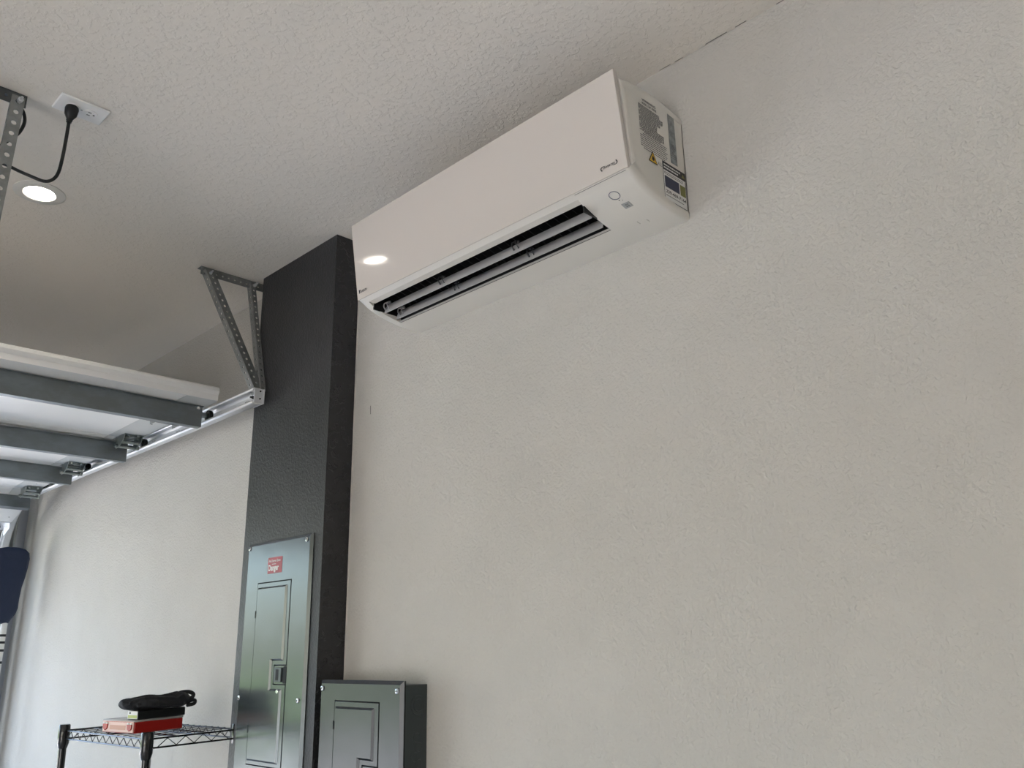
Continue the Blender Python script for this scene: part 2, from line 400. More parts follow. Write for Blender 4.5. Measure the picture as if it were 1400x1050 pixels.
# louvers
for (x, z), nm in (((1.3875, 2.567), 0), ((1.4315, 2.5598), 1)):
    b = BM(); prof = []
    for k in range(7):
        t = k / 6; prof.append((x + 0.014 * t - 0.004 * sin(pi * t), z + 0.033 * t))
    prof2 = [(p[0] + 0.0022, p[1] + 0.0004) for p in prof[::-1]]
    prism(b, prof + prof2, 'y', OY0 + 0.006 + 0.004 * nm, OY1 - 0.004)
    lv = obj('louver', b, M_louv, ac, smooth=50, bevel=0.0008)
    for y in (OY1 - 0.012, 1.655, 1.370):
        b = BM(); y -= 0.01 * nm
        for yy in (y, y - 0.016):
            tube(b, smooth_pts([(x - 0.001, yy, z + 0.008), (x - 0.008, yy + 0.001, z + 0.018), (x - 0.005, yy + 0.001, z + 0.029), (x + 0.004, yy, z + 0.033)], 4), 0.0021 if yy == y else 0.0014, 6)
        box(b, x - 0.006, x + 0.006, y - 0.016, y, z + 0.028, z + 0.030)
        obj('louver_clip', b, M_louv if y > 1.8 else M_fin, lv)
# vertical guide vanes in the duct
y = OY0 + 0.03; k = 0
while y < OY1 - 0.02:
    b = BM(); prism(b, [(1.362, 2.612), (1.400, 2.603), (1.447, 2.590), (1.447, 2.66), (1.362, 2.66)], 'y', y, y + 0.0016)
    obj('guide_vane', b, M_fin, ac, smooth=0); y += 0.0285; k += 1
b = BM(); box(b, 1.362, 1.368, OY0 + .004, OY1 - .004, 2.606, 2.609); box(b, 1.357, 1.361, OY0 + .2, OY1 - .03, 2.600, 2.604); obj('vane_rod', b, M_fin, ac)
# thin step strip behind the rear louver
b = BM(); box(b, 1.4425, 1.4520, OY0 + 0.001, OY1 - 0.001, 2.5572, 2.5582); obj('outlet_rim', b, mat('shaded rim plastic', (190, 188, 182), 0.4), ac)

def bz(x):     # underside height at x
    P = lipf + bot
    for (xa, za), (xb, zb) in zip(P, P[1:]):
        if xa <= x <= xb: return za + (zb - za) * (x - xa) / (xb - xa), (zb - za) / (xb - xa)
    return 2.552, 0
def on_bottom(x, y, h=0.0004):
    z, s = bz(x); n = Vector((s, 0, -1)).normalized(); return Vector((x, y, z)) + n * h, n, Vector((1, 0, s)).normalized()
# seam between the front lip and the display end
b = BM(); obox(b, (1.3205, 0.965, 2.5968), (0.0006, 0, -0.0003), (0, OY0 - 0.967, 0), (-.0003, 0, -0.0006)); obj('seam_line', b, M_ink2, ac)
# lamp ring, dots, sensor window
p, n, t = on_bottom(1.3605, 1.029); b = BM(); ring(b, p, n, 0.0125, 0.0007, 36, 5); obj('indicator_ring', b, mat('blue grey print', (74, 80, 112), 0.4), ac)
for x, y, r in ((1.377, 1.029, 0.0016), (1.3805, 1.0225, 0.0009)):
    p, n, t = on_bottom(x, y); b = BM(); cyl(b, p, p + n * 0.0003, r, 10); obj('indicator_dot', b, M_ink2, ac)
p, n, t = on_bottom(1.398, 1.0235); b = BM(); yv = Vector((0, 1, 0)); obox(b, p - t * 0.009 - yv * 0.0105, t * 0.018, yv * 0.021, n * 0.0004); sw = obj('sensor_window', b, mat('grey window', (168, 168, 166), 0.4), ac)
for dx, dy in ((-.003, .002), (.003, .002), (-.003, -.003), (.003, -.003)):
    b = BM(); ring(b, p + t * dx + yv * dy + n * 0.0006, n, 0.0016, 0.0004, 12, 4); obj('sensor_mark', b, M_ink2, sw)
for x, y in ((1.466, 1.045), (1.472, 1.023)):
    p, n, t = on_bottom(x, y, 0.0); b = BM(); obox(b, p - t * .007 - yv * .0015, t * 0.013, yv * 0.003 + t * 0.002, n * 0.0016); obj('screw_cap', b, M_ac, ac, bevel=0.0006)
# lettering on the front panel
upf = Vector((-0.145, 0, 1)).normalized()
def on_front(y, z, h=0.0006):
    x = 1.2835 + 0.0328 * (2.8285 - z) / 0.229; return (x - h - 0.0004, y, z)
text('DAIKIN', ac, M_ink, on_front(1.926, 2.6165), (0, -1, 0), upf, 0.0105, 'brand_lettering', width=0.030, bold=0.01)
b = BM(); o = Vector(on_front(1.934, 2.6155))
v = [b.verts.new(o + Vector((0, -1, 0)) * a + upf * c) for a, c in ((0, 0), (0.0022, 0), (0.0078, 0.0105), (0, 0.0105))]; b.faces.new(v)
obj('brand_mark', b, M_ink, ac, solid=0.0003)
text('INVERTER', ac, M_ink, on_front(1.0185, 2.6180), (0, -1, 0), upf, 0.0070, 'mode_lettering', width=0.032, shear=0.35, bold=0.012)
for s, (yc, zc) in ((1, (1.0205, 2.6200)), (-1, (0.9845, 2.6210))):
    b = BM(); o = Vector(on_front(yc, zc, 0.0008)); pts = []; rr = []
    for k in range(11):
        a = -0.35 * pi + k / 10 * 1.05 * pi
        pts.append(o + Vector((0, 1, 0)) * s * (cos(a) * 0.0045) + upf * s * (sin(a) * 0.0045) - Vector((0, 1, 0)) * s * (0.010 * max(0, k / 10 - .55)))
        rr.append(0.0010 * (1.15 - k / 10) + .0002)
    tube(b, pts, rr, 6); obj('swoosh_mark', b, M_ink, ac)
# prints on the right side face
SY = AY0 + 0.0018 - 0.0007
def rect(bm, x0, x1, z0, z1, y=SY, d=0.0004): return box(bm, x0, x1, y - d, y, z0, z1)
rt, upv = (1, 0, 0), (0, 0, 1)
text('\u26A0' if False else 'WARNING', ac, M_ink, (1.385, SY - .0003, 2.7975), (1, 0, 0.03), upv, 0.0085, 'warning_heading', width=0.052, bold=0.02)
text('RISK OF FIRE', ac, M_ink, (1.385, SY - .0003, 2.7885), (1, 0, 0.03), upv, 0.008, 'warning_heading', width=0.054, bold=0.02)
b = BM(); rnd = random.Random(7)
z = 2.783; k = 0
while z > 2.712:
    x = 1.3705 + (0.006 if k % 5 == 4 else 0); xe = 1.449 + (0.012 if 3 <= k <= 6 or 15 <= k <= 20 else 0) - (0.012 if k > 9 and k < 15 else 0)
    if k > 20: x += 0.012 + (k - 20) * 0.004
    while x < xe:
        w = rnd.uniform(0.0025, 0.0075); rect(b, x, min(x + w, xe), z, z + 0.0015); x += w + rnd.uniform(0.0012, 0.0028)
    z -= 0.0033; k += 1
tag(obj('fine_print', b, M_ink2, ac), kind='stuff')
b = BM(); z = 2.709; k = 0
while z > 2.668:
    x = 1.3705 + (0.010 if k == 0 else 0) + max(0, k - 6) * .010; xe = 1.474 - rnd.uniform(0, 0.014)
    while x < xe:
        w = rnd.uniform(0.004, 0.012); rect(b, x, min(x + w, xe), z, z + 0.0013); x += w + rnd.uniform(0.0012, 0.0024)
    z -= 0.0052; k += 1
tag(obj('fine_print', b, M_ink2, ac), kind='stuff')
b = BM(); rect(b, 1.4835, 1.5090, 2.679, 2.8115); st = obj('rating_strip', b, M_sheet, ac, 'narrow silver grey strip label')
b = BM()
for z0, z1 in ((2.8085, 2.8115), (2.699, 2.7000), (2.6935, 2.6943)): rect(b, 1.4835, 1.5090, z0, z1, SY - .0004, .0002)
for k in range(7): rect(b, 1.487, 1.505 - rnd.uniform(0, .008), 2.704 + k * .004, 2.7055 + k * .004, SY - .0004, .0002)
stuff('strip_print', b, M_ink2, st)
b = BM(); prism(b, [(1.4125, 2.6785), (1.3955, 2.6485), (1.4290, 2.6485)], 'y', SY - .0004, SY); tr = obj('flammable_mark', b, M_ink, ac, smooth=0)
b = BM(); prism(b, [(1.4125, 2.6745), (1.3990, 2.6502), (1.4258, 2.6502)], 'y', SY - .0007, SY - .0004); obj('yellow_field', b, M_yel, tr, smooth=0)
b = BM(); prism(b, [(1.4120, 2.6665), (1.4165, 2.6610), (1.4170, 2.6560), (1.4125, 2.6530), (1.4080, 2.6560), (1.4090, 2.6610)], 'y', SY - .0009, SY - .0007); obj('flame', b, M_ink, tr, smooth=0)
text('A2L', ac, M_ink2, (1.4305, SY - .0003, 2.6515), rt, upv, 0.013, 'gas_class_lettering', width=0.0155)
# installer sticker
b = BM(); rect(b, 1.4475, 1.5360, 2.5735, 2.6700, SY + .0001, .0006); sk = obj('service_sticker', b, M_label, ac, 'white installer sticker with black header and phone number')
s1 = SY - .0005
b = BM(); rect(b, 1.4475, 1.5360, 2.6490, 2.6700, s1, .0002)
n_ = 26
for i in range(n_):
    for zz in (2.5735, ):
        x = 1.4475 + 0.0885 * i / n_; rect(b, x, x + 0.0024, zz, zz + 0.0016, s1, .0002)
    z = 2.5735 + 0.0755 * i / n_
    for xx in (1.4475, 1.5344): rect(b, xx, xx + 0.0016, z, z + 0.0022, s1, .0002)
stuff('sticker_header', b, M_ink, sk)
for zz, w in ((2.6610, 0.060), (2.6535, 0.056)):
    b = BM(); x = 1.4515
    while x < 1.4515 + w: L = rnd.uniform(.004, .009); rect(b, x, x + L, zz, zz + .0035, s1 - .0002, .0002); x += L + .0014
    stuff('header_print', b, M_label, sk)
b = BM(); prism(b, [(1.5270, 2.6655), (1.5205, 2.6545), (1.5335, 2.6545)], 'y', s1 - .0004, s1 - .0002); obj('header_triangle', b, M_olive, sk, smooth=0)
b = BM(); ring(b, (1.4555, s1, 2.6425), (0, 1, 0), 0.0028, 0.0005, 14, 4)
for zz, w in ((2.6440, .062), (2.6400, .064)):
    x = 1.461
    while x < 1.461 + w: L = rnd.uniform(.003, .007); rect(b, x, x + L, zz - .0008, zz + .0008, s1, .0002); x += L + .0014
stuff('sticker_print', b, M_ink2, sk)
b = BM(); rect(b, 1.4525, 1.5075, 2.6060, 2.6345, s1, .0002); obj('sticker_picture', b, M_blue, sk)
b = BM(); rect(b, 1.5115, 1.5325, 2.6055, 2.6330, s1, .0002); obj('sticker_picture', b, M_olive, sk)
text('239-469-7164', sk, M_ink, (1.4535, s1 - .0003, 2.5915), rt, upv, 0.0115, 'phone_lettering', width=0.078, bold=0.02)
b = BM(); x = 1.4535
while x < 1.520: L = rnd.uniform(.003, .008); rect(b, x, x + L, 2.5845, 2.5862, s1, .0002); x += L + .0013
stuff('sticker_print', b, M_ink2, sk)

# ------------------------------------------------------------------ electrical panels
def screw(parent, x, y, z, r=0.0075):
    b = BM(); lathe(b, (x, y, z), (-1, 0, 0), [(r, 0), (r, 0.0015), (r * .8, 0.0035), (r * .3, 0.0045), (0, 0.0045)], 16)
    s = obj('screw', b, M_screw, parent)
    b = BM(); box(b, x - 0.0052, x - 0.0044, y - r * .55, y + r * .55, z - .0008, z + .0008); box(b, x - 0.0052, x - 0.0044, y - .0008, y + .0008, z - r * .55, z + r * .55); obj('screw_slot', b, M_dark, s)
def breaker_panel(name, label, X, y0, y1, z0, z1, dy0, dy1, dz0, dz1, mcover, screws, latch, hinges, body=None):
    """X = front face; faces -X; y0<y1 (y1 is on the left in view)"""
    root = thing(name, label, 'electrical panel', (WX, (y0 + y1) / 2, z0))
    ch = 0.010; g = 0.003; th = 0.0022
    b = BM()      # chamfered cover with a door opening
    def P(x, y, z): return b.verts.new((x, y, z))
    ob = [P(X + 0.012, a, c) for a, c in ((y0, z0), (y1, z0), (y1, z1), (y0, z1))]
    oc = [P(X + 0.007, a, c) for a, c in ((y0, z0), (y1, z0), (y1, z1), (y0, z1))]
    of = [P(X, a, c) for a, c in ((y0 + ch, z0 + ch), (y1 - ch, z0 + ch), (y1 - ch, z1 - ch), (y0 + ch, z1 - ch))]
    a0, a1, c0, c1 = dy0 - g, dy1 + g, dz0 - g, dz1 + g
    oi = [P(X, a, c) for a, c in ((a0, c0), (a1, c0), (a1, c1), (a0, c1))]
    ok = [P(X + 0.006, a, c) for a, c in ((a0, c0), (a1, c0), (a1, c1), (a0, c1))]
    for q0, q1 in ((ob, oc), (oc, of), (of, oi), (oi, ok)):
        for i in range(4): b.faces.new((q0[i], q0[(i + 1) % 4], q1[(i + 1) % 4], q1[i]))
    obj('cover', b, mcover, root, smooth=0)
    b = BM(); box(b, X + 0.0055, X + 0.0065, a0 - .004, a1 + .004, c0 - .004, c1 + .004); obj('door_recess', b, M_dark, root)
    # door: plate with latch notch, raised field
    ly0, ly1, lz0, lz1 = latch
    b = BM()
    prism(b, [(dy0, dz0), (dy1, dz0), (dy1, dz1), (dy0, dz1), (dy0, lz1), (ly1, lz1), (ly1, lz0), (dy0, lz0)], 'x', X - 0.0012, X + 0.004)
    door = obj('door', b, mcover, root, smooth=25, bevel=0.001)
    e = 0.018
    b = BM(); q = ((dy0 + e, dz0 + .010), (dy1 - .006, dz0 + .010), (dy1 - .006, dz1 - e * .7), (dy0 + e, dz1 - e * .7), (dy0 + e, lz1 + .012), (ly1 + .012, lz1 + .012), (ly1 + .012, lz0 - .012), (dy0 + e, lz0 - .012))
    A = [b.verts.new((X - 0.001, a, c)) for a, c in q]
    cx, cz = (dy0 + dy1) / 2, (dz0 + dz1) / 2
    Bv = []
    for i, (a, c) in enumerate(q):
        s = 0.006
        da = s if a < cx else -s
        if i in (5, 6): da = s
        dc = {0: s, 1: s, 2: -s, 3: -s, 4: s, 5: s, 6: -s, 7: -s}[i]
        Bv.append(b.verts.new((X - 0.0062, a + da, c + dc)))
    for i in range(8): b.faces.new((A[i], A[(i + 1) % 8], Bv[(i + 1) % 8], Bv[i]))
    b.faces.new(Bv); obj('door_field', b, mcover, door, smooth=20)
    # latch
    b = BM(); box(b, X - 0.0005, X + 0.005, ly0 - .002, ly1 - .002, lz0 + .002, lz1 - .002); la = obj('latch', b, mcover, root, bevel=0.001)
    w = ly1 - ly0
    b = BM(); box(b, X - 0.005, X, ly0 + w * .30, ly1 - w * .12, lz0 + .008, lz1 - .008); obj('latch_slide', b, M_panelb, la, bevel=0.001)
    b = BM(); box(b, X - 0.0056, X - 0.0048, ly0 + w * .50, ly0 + w * .72, lz0 + .013, lz1 - .013); obj('latch_slot', b, M_dark, la)
    b = BM(); box(b, X - 0.0012, X - 0.0004, ly0 - .002, ly0 + w * .2, lz0 + .004, lz1 - .004); obj('latch_slot', b, M_dark, la)
    for z in hinges:
        b = BM(); cyl(b, (X - .001, dy1 + g * .4, z - .011), (X - .001, dy1 + g * .4, z + .011), 0.0028, 8); obj('hinge_pin', b, mcover, root)
    for y, z in screws: screw(root, X, y, z)
    return root
PX = CX - 0.010
mp = breaker_panel('breaker_panel', 'tall glossy grey breaker panel with red danger sticker on charcoal pilaster', PX, 2.319, 2.717, 1.015, 1.978, 2.425, 2.630, 1.300, 1.842,
    M_panel, [(2.700, 1.962), (2.346, 1.959), (2.703, 1.490), (2.349, 1.490), (2.700, 1.03), (2.346, 1.03)], (2.425, 2.497, 1.532, 1.590), (1.745, 1.40))
b = BM(); box(b, PX - 0.0006, PX, 2.486, 2.574, 1.870, 1.921); rs = obj('danger_sticker', b, M_red, mp, 'small red sticker with white lettering')
text('No Danger Zone', rs, M_label, (PX - .0009, 2.567, 1.9065), (0, -1, 0), upv, 0.011, 'sticker_lettering', width=0.070, bold=0.02)
text('Danger', rs, M_label, (PX - .0009, 2.569, 1.8795), (0, -1, 0), upv, 0.026, 'sticker_lettering', width=0.064, bold=0.035)
b = BM(); obox(b, (PX - .0009, 2.548, 1.8985), (0, -.025, 0), (0, 0, .0016), (-.0002, 0, 0)); obj('sticker_lettering', b, M_label, rs)
b = BM(); lathe(b, (PX - .0062, 2.462, 1.513), (-1, 0, 0), [(0.006, 0), (0.005, .001), (0, .001)], 14)
obj('door_dimple', b, M_screw, mp)

LX = 1.4465
lc = breaker_panel('load_center', 'short grey load center box on greige wall right of the pilaster', LX, 1.868, 2.254, 1.05, 1.549, 1.966, 2.172, 1.10, 1.4925,
    M_panelc, [(2.238, 1.526), (1.888, 1.524), (2.238, 1.07), (1.888, 1.07)], (1.966, 2.034, 1.290, 1.337), (1.43, 1.16))
b = BM(); box(b, LX + 0.012, WX - 0.0005, 1.880, 2.242, 1.062, 1.538); body = obj('box_body', b, M_panelb, lc, bevel=0.001)
b = BM()
for r in (0.024, 0.015): ring(b, (1.509, 1.8798, 1.487), (0, 1, 0), r, 0.0011, 28, 6)
obj('knockout', b, M_panelb, body)
for xx, zz, r in ((1.506, 1.408, .011), (1.514, 1.385, .011), (1.500, 1.362, .011), (1.514, 1.345, .011), (1.505, 1.315, .013)):
    b = BM(); ring(b, (xx, 1.8798, zz), (0, 1, 0), r, 0.0009, 20, 6); obj('knockout', b, M_panelb, body)

# ------------------------------------------------------------------ garage door
gd = thing('garage_door', 'white sectional garage door rolled open overhead with grey steel struts', 'garage door', (-1.08, 2.862, 2.43))
DX0, DX1 = -3.50, 1.352
joints = [(2.862, 2.503), (3.590, 2.492), (4.232, 2.482), (4.820, 2.452), (5.300, 2.300)]
for i in range(4):
    (ya, za), (yb, zb) = joints[i], joints[i + 1]; d = Vector((0, yb - ya, zb - za)).normalized(); n = Vector((0, -d.z, d.y)) * 1.0
    L = math.hypot(yb - ya, zb - za)
    b = BM()
    # section with a shaped top rail: tongue profile on the near edge
    prof = [(0.0, 0.0), (L - 0.003, 0.0), (L - 0.003, 0.045), (0.0, 0.050), (-0.007, 0.044), (-0.009, 0.034), (-0.006, 0.026), (-0.001, 0.020)]
    A = [b.verts.new(Vector((DX0, ya, za)) + d * p[0] + n * p[1]) for p in prof]; B = [b.verts.new(Vector((DX1, ya, za)) + d * p[0] + n * p[1]) for p in prof]
    b.faces.new(A); b.faces.new(B[::-1])
    for k in range(len(prof)): b.faces.new((A[k], B[k], B[(k + 1) % 8], A[(k + 1) % 8]))
    sec = obj('door_section', b, M_door, gd, smooth=25)
    # end stile: steel plate folded over the end
    b = BM(); obox(b, Vector((DX1 - 0.115, ya, za)) + d * 0.004 - n * 0.0016, (0.116, 0, 0), d * (L - 0.012), n * 0.0012)
    obox(b, Vector((DX1, ya, za)) + d * 0.004 - n * 0.0016, (0.0015, 0, 0), d * (L - 0.012), n * 0.04)
    st = obj('end_stile', b, M_doore, sec, bevel=0.0005)
    for q in range(4):
        b = BM(); c = Vector((DX1 - 0.03 - 0.02 * (q % 2), ya, za)) + d * (0.12 + 0.11 * q) - n * 0.0018; cyl(b, c, c - n * 0.0008, 0.003, 8)
        obj('rivet', b, M_ink2, st)
# struts: U channel with lips
struts = [(2.962, 2.4225, 0.0), (3.648, 2.406, 0.0), (4.293, 2.403, 0.0), (4.878, 2.364, -0.29)]
for i, (y, zb, tilt) in enumerate(struts):
    h = 0.075 if i < 3 else 0.070
    d = Vector((0, cos(tilt), sin(tilt))); n = Vector((0, -d.z, d.y)); o = Vector((0, y, zb))
    prof = [(-0.012, h), (0.0, h), (0.0, 0.0), (0.030, 0.0), (0.030, h), (0.044, h)]
    fr = [(o + Vector((x, 0, 0)), d, n) for x in (DX0 + 0.02, -1.0, 1.343)]
    b = BM(); sweep(b, fr, prof)
    s = obj('strut', b, M_strut, gd, smooth=0, solid=0.0016)
    if i == 0:
        for x in (1.325, 0.4, -0.4):
            b = BM(); c = o + Vector((x, -0.006, h - 0.002)); cyl(b, c, c - n * 0.008, 0.006, 8); obj('strut_bolt', b, M_galv, s)
# end hinges with rollers
TZ = 2.478
def hinge(y, z, x=1.285):
    b = BM(); w = 0.078
    x0 = x - w / 2
    box(b, x0, x0 + w, y - 0.075, y - 0.012, z - 0.0035, z - 0.001)              # near leaf
    box(b, x0, x0 + w, y + 0.012, y + 0.05, z - 0.0035, z - 0.001)
    for xx in (x0 + 0.002, x0 + w - 0.004):                                     # side cheeks
        prism(b, [(y - 0.070, z - 0.002), (y - 0.060, z - 0.024), (y - 0.015, z - 0.048), (y + 0.013, z - 0.050), (y + 0.022, z - 0.026), (y + 0.015, z - 0.002)], 'x', xx, xx + 0.0025)
    hg = obj('hinge', b, M_hinge, gd, smooth=20)
    b = BM(); cyl(b, (x0 - 0.010, y - 0.004, z - 0.041), (x0 + w + 0.010, y - 0.004, z - 0.041), 0.0078, 12); cyl(b, (x0 + 0.001, y - 0.036, z - 0.027), (x0 + w - 0.001, y - 0.036, z - 0.027), 0.0074, 12); obj('hinge_tube', b, M_hinge, hg)
    b = BM()
    for xx in (x0 + 0.018, x0 + w - 0.018):
        for yy in (y - 0.062, ): cyl(b, (xx, yy, z - 0.003), (xx, yy, z - 0.009), 0.0075, 6)
    box(b, x0 + 0.012, x0 + w - 0.012, y - 0.056, y - 0.047, z - 0.012, z - 0.003)
    obj('hinge_bolt', b, M_hinge, hg)
    return hg
def roller(y, z, x0=1.33):
    b = BM(); cyl(b, (x0 - 0.05, y, z), (1.380, y, z), 0.0055, 10); r = obj('roller', b, M_hinge, gd)
    b = BM(); lathe(b, (1.372, y, z), (1, 0, 0), [(0.0, 0), (0.011, 0), (0.013, 0.004), (0.0215, 0.004), (0.0225, 0.010), (0.0215, 0.018), (0.010, 0.018), (0, 0.018)], 20); obj('roller_wheel', b, M_rubber, r)
    b = BM(); cyl(b, (1.352, y, z), (1.366, y, z), 0.011, 12); obj('roller_sleeve', b, M_hinge, r)
for (y, z) in joints[1:4]: hinge(y - 0.012, z, 1.312); roller(y - 0.012, TZ - 0.003 if y < 4.5 else TZ - 0.005)
roller(2.990, TZ - .002)
# top fixture bracket behind the first strut
b = BM(); y = 3.17; z = 2.498
box(b, 1.262, 1.350, y, y + 0.10, z - 0.003, z - 0.001)
box(b, 1.262, 1.350, y, y + 0.002, z - 0.030, z - 0.001); box(b, 1.262, 1.264, y, y + 0.06, z - 0.026, z - 0.001); box(b, 1.348, 1.350, y, y + 0.06, z - 0.030, z - 0.001)
tf = obj('top_fixture', b, M_galvd, gd)
for x in (1.285, 1.315, 1.335):
    b = BM(); cyl(b, (x, y + .001, z - 0.015), (x, y - 0.004, z - 0.015), 0.0045, 8); obj('fixture_bolt', b, M_galv, tf)
# bottom bracket and stickers on the last section
(ya, za), (yb, zb) = joints[3], joints[4]; d = Vector((0, yb - ya, zb - za)).normalized(); n = Vector((0, -d.z, d.y))
b = BM(); o = Vector((1.262, yb, zb)) - d * 0.10 - n * 0.002
obox(b, o, (0.085, 0, 0), d * 0.10, -n * 0.002); obox(b, o + Vector((0.083, 0, 0)), (0.002, 0, 0), d * 0.10, -n * 0.035)
bb = obj('bottom_bracket', b, M_galv, gd)
b = BM(); c = o + Vector((0.045, 0, 0)) + d * 0.05 - n * 0.002; cyl(b, c, c - n * 0.012, 0.008, 10); obj('bracket_pin', b, M_dark, bb)
b = BM(); obox(b, Vector((DX0, yb, zb)) + n * 0.002, (DX1 - DX0, 0, 0), d * 0.018, n * 0.04); obj('bottom_seal', b, M_seal, gd)
b = BM(); o = Vector((1.150, ya, za)) + d * 0.30 - n * 0.0022; obox(b, o, (0.10, 0, 0), d * 0.13, -n * 0.0004); sk2 = obj('warning_sticker', b, M_label, gd, 'white sticker with thin red lines')
M_rule = mat('pale red print', (226, 120, 130), 0.5)
for k in range(3):
    b = BM(); obox(b, o + d * (0.02 + 0.04 * k) - n * 0.0005, (0.095, 0, 0), d * 0.003, -n * 0.0003); obj('red_rule', b, M_rule, sk2)

# ------------------------------------------------------------------ door track with hanger
tk = thing('door_track', 'galvanised steel garage door track hung from ceiling on perforated angles', 'track', (1.40, 2.64, 2.45))
prof = [(-0.028, -0.018), (-0.030, -0.025), (-0.024, -0.0285), (-0.006, -0.0285), (0.004, -0.0260), (0.010, -0.018), (0.010, 0.018), (0.004, 0.0265), (-0.004, 0.0285), (-0.024, 0.0285), (-0.029, 0.025), (-0.028, 0.018)]
RA, YC = 0.36, 5.08
fr = [(Vector((1.400, y, TZ)), Vector((1, 0, 0)), Vector((0, 0, 1))) for y in (2.64, 3.0, 3.5, 4.2, 4.7)]
for k in range(13):
    a = pi / 2 * k / 12; fr.append((Vector((1.400, YC + RA * sin(a), TZ - RA + RA * cos(a))), Vector((1, 0, 0)), Vector((0, sin(a), cos(a)))))
fr.append((Vector((1.400, YC + RA, 0.02)), Vector((1, 0, 0)), Vector((0, 1, 0))))
b = BM(); sweep(b, fr, prof); rail = obj('rail', b, M_rail, tk, smooth=30, solid=0.0016)
for y in (2.735, 2.748, 2.758, 3.30, 3.315, 3.325, 3.53, 3.55):
    b = BM(); obox(b, (1.4088, y, TZ + 0.002), (0.0006, 0, 0), (0, 0.006, 0), (0, 0, 0.006)); obj('punched_slot', b, M_dark, rail)      # punched slots near the ends
b = BM(); box(b, 1.374, 1.411, 2.6335, 2.6365, TZ - 0.026, TZ + 0.026); box(b, 1.407, 1.4105, 2.63, 2.70, TZ - 0.026, TZ + 0.026); ep = obj('end_plate', b, M_rail, tk)
b = BM(); cyl(b, (1.410, 2.690, TZ + .008), (1.396, 2.690, TZ + .008), 0.006, 8); cyl(b, (1.398, 2.690, TZ + .008), (1.388, 2.690, TZ + .008), 0.0035, 8); obj('track_bolt', b, M_dark, ep)
b = BM(); cyl(b, (1.3955, 2.6335, TZ + .017), (1.3955, 2.6315, TZ + .017), 0.003, 8); obj('track_bolt', b, M_dark, ep)
b = BM(); cyl(b, (1.3955, 2.6335, TZ - .01), (1.3955, 2.6315, TZ - .01), 0.003, 8); obj('track_bolt', b, M_dark, ep)
def angle_iron(name, p0, p1, side, w1=0.031, w2=0.031, parent=tk, m=M_galvd, flip=1, ph=0.025, hole=0.0042, slot=1.0):
    """perforated angle from p0 to p1: one leg along 'side', the other at right angles"""
    p0, p1 = Vector(p0), Vector(p1); u = (p1 - p0).normalized(); s = Vector(side); s = (s - u * s.dot(u)).normalized(); t = u.cross(s) * flip
    b = BM(); L = (p1 - p0).length
    perf(b, p0, u, s, L, w1, ph, hole, slot=slot); perf(b, p0, u, t, L, w2, ph, hole, slot=slot)
    return obj(name, b, m, parent, smooth=0)
angle_iron('ceiling_angle', (1.222, 2.815, H - 0.001), (1.535, 2.815, H - 0.001), (0, 0, -1), flip=1)
angle_iron('drop_angle', (1.412, 2.800, H - 0.012), (1.416, 2.668, 2.510), (1, 0, 0), w1=0.018, w2=0.027, flip=-1)
angle_iron('brace_angle', (1.232, 2.800, H - 0.014), (1.398, 2.668, 2.500), (1, 0, -0.2), w1=0.034, w2=0.026, flip=-1, slot=1.1)
for p in ((1.250, 2.806, H - 0.028), (1.424, 2.798, H - 0.026)):
    b = BM(); p = Vector(p); cyl(b, p, p + Vector((0, -0.016, 0)), 0.006, 6); cyl(b, p + Vector((0, -0.016, 0)), p + Vector((0, -0.030, 0.004)), 0.0035, 8); obj('hanger_bolt', b, M_galv, tk)
b = BM(); perf(b, (1.452, 5.455, 0.03), (0, 0, 1), (0, 1, 0), 2.42, 0.05, 0.06, 0.005); perf(b, (1.412, 5.50, 0.03), (0, 0, 1), (1, 0, 0), 2.42, 0.045, 0.06, 0.005); obj('wall_angle', b, M_galvd, tk, smooth=0)

# ------------------------------------------------------------------ ceiling light
def ceiling_light(x, y, label):
    t = thing('ceiling_light', label, 'ceiling light', (x, y, H), group=None)
    b = BM(); lathe(b, (x, y, H), (0, 0, -1), [(0.072, 0), (0.072, 0.003), (0.067, 0.005), (0.046, 0.006), (0.041, 0.003), (0.041, 0.001)], 48); obj('trim_ring', b, M_rim, t)
    b = BM(); lathe(b, (x, y, H), (0, 0, -1), [(0, 0.0015), (0.041, 0.0015), (0.041, 0.0035), (0, 0.0042)], 48); obj('lens', b, M_led, t)
ceiling_light(0.627, 2.652, 'lit round recessed ceiling light beyond the ceiling outlet')
# ------------------------------------------------------------------ outlet, plug, cord
ou = thing('ceiling_outlet', 'white duplex outlet plate on ceiling with black plug', 'outlet', (0.566, 2.122, H))
yaw = R_(1.0)
b = BM(); w, h = 0.060, 0.040
pp = [(-w, -h), (w, -h), (w, h), (-w, h)]
b = BM(); box(b, 0.566 - w, 0.566 + w, 2.124 - h, 2.124 + h, H - 0.0065, H); obj('face_plate', b, M_plate, ou, bevel=0.003)
for cx in (0.5445, 0.5885):
    b = BM(); lathe(b, (cx, 2.124, H - 0.0062), (0, 0, -1), [(0.0172, 0), (0.0168, 0.002), (0, 0.0022)], 28); rc = obj('receptacle', b, M_plate, ou)
    if cx > 0.56:
        b = BM(); 
        for dx, dy in ((-.003, -.0065), (-.003, .0065)): box(b, cx + dx - .004, cx + dx + .004, 2.124 + dy - .0012, 2.124 + dy + .0012, H - 0.0088, H - 0.0082)
        cyl(b, (cx + .0085, 2.124, H - 0.0088), (cx + .0085, 2.124, H - 0.0082), 0.0025, 10); obj('receptacle_slots', b, M_dark, rc)
b = BM(); lathe(b, (0.5665, 2.124, H - 0.0064), (0, 0, -1), [(0.003, 0), (0.0025, 0.0012), (0, 0.0014)], 12); obj('plate_screw', b, M_screw, ou)
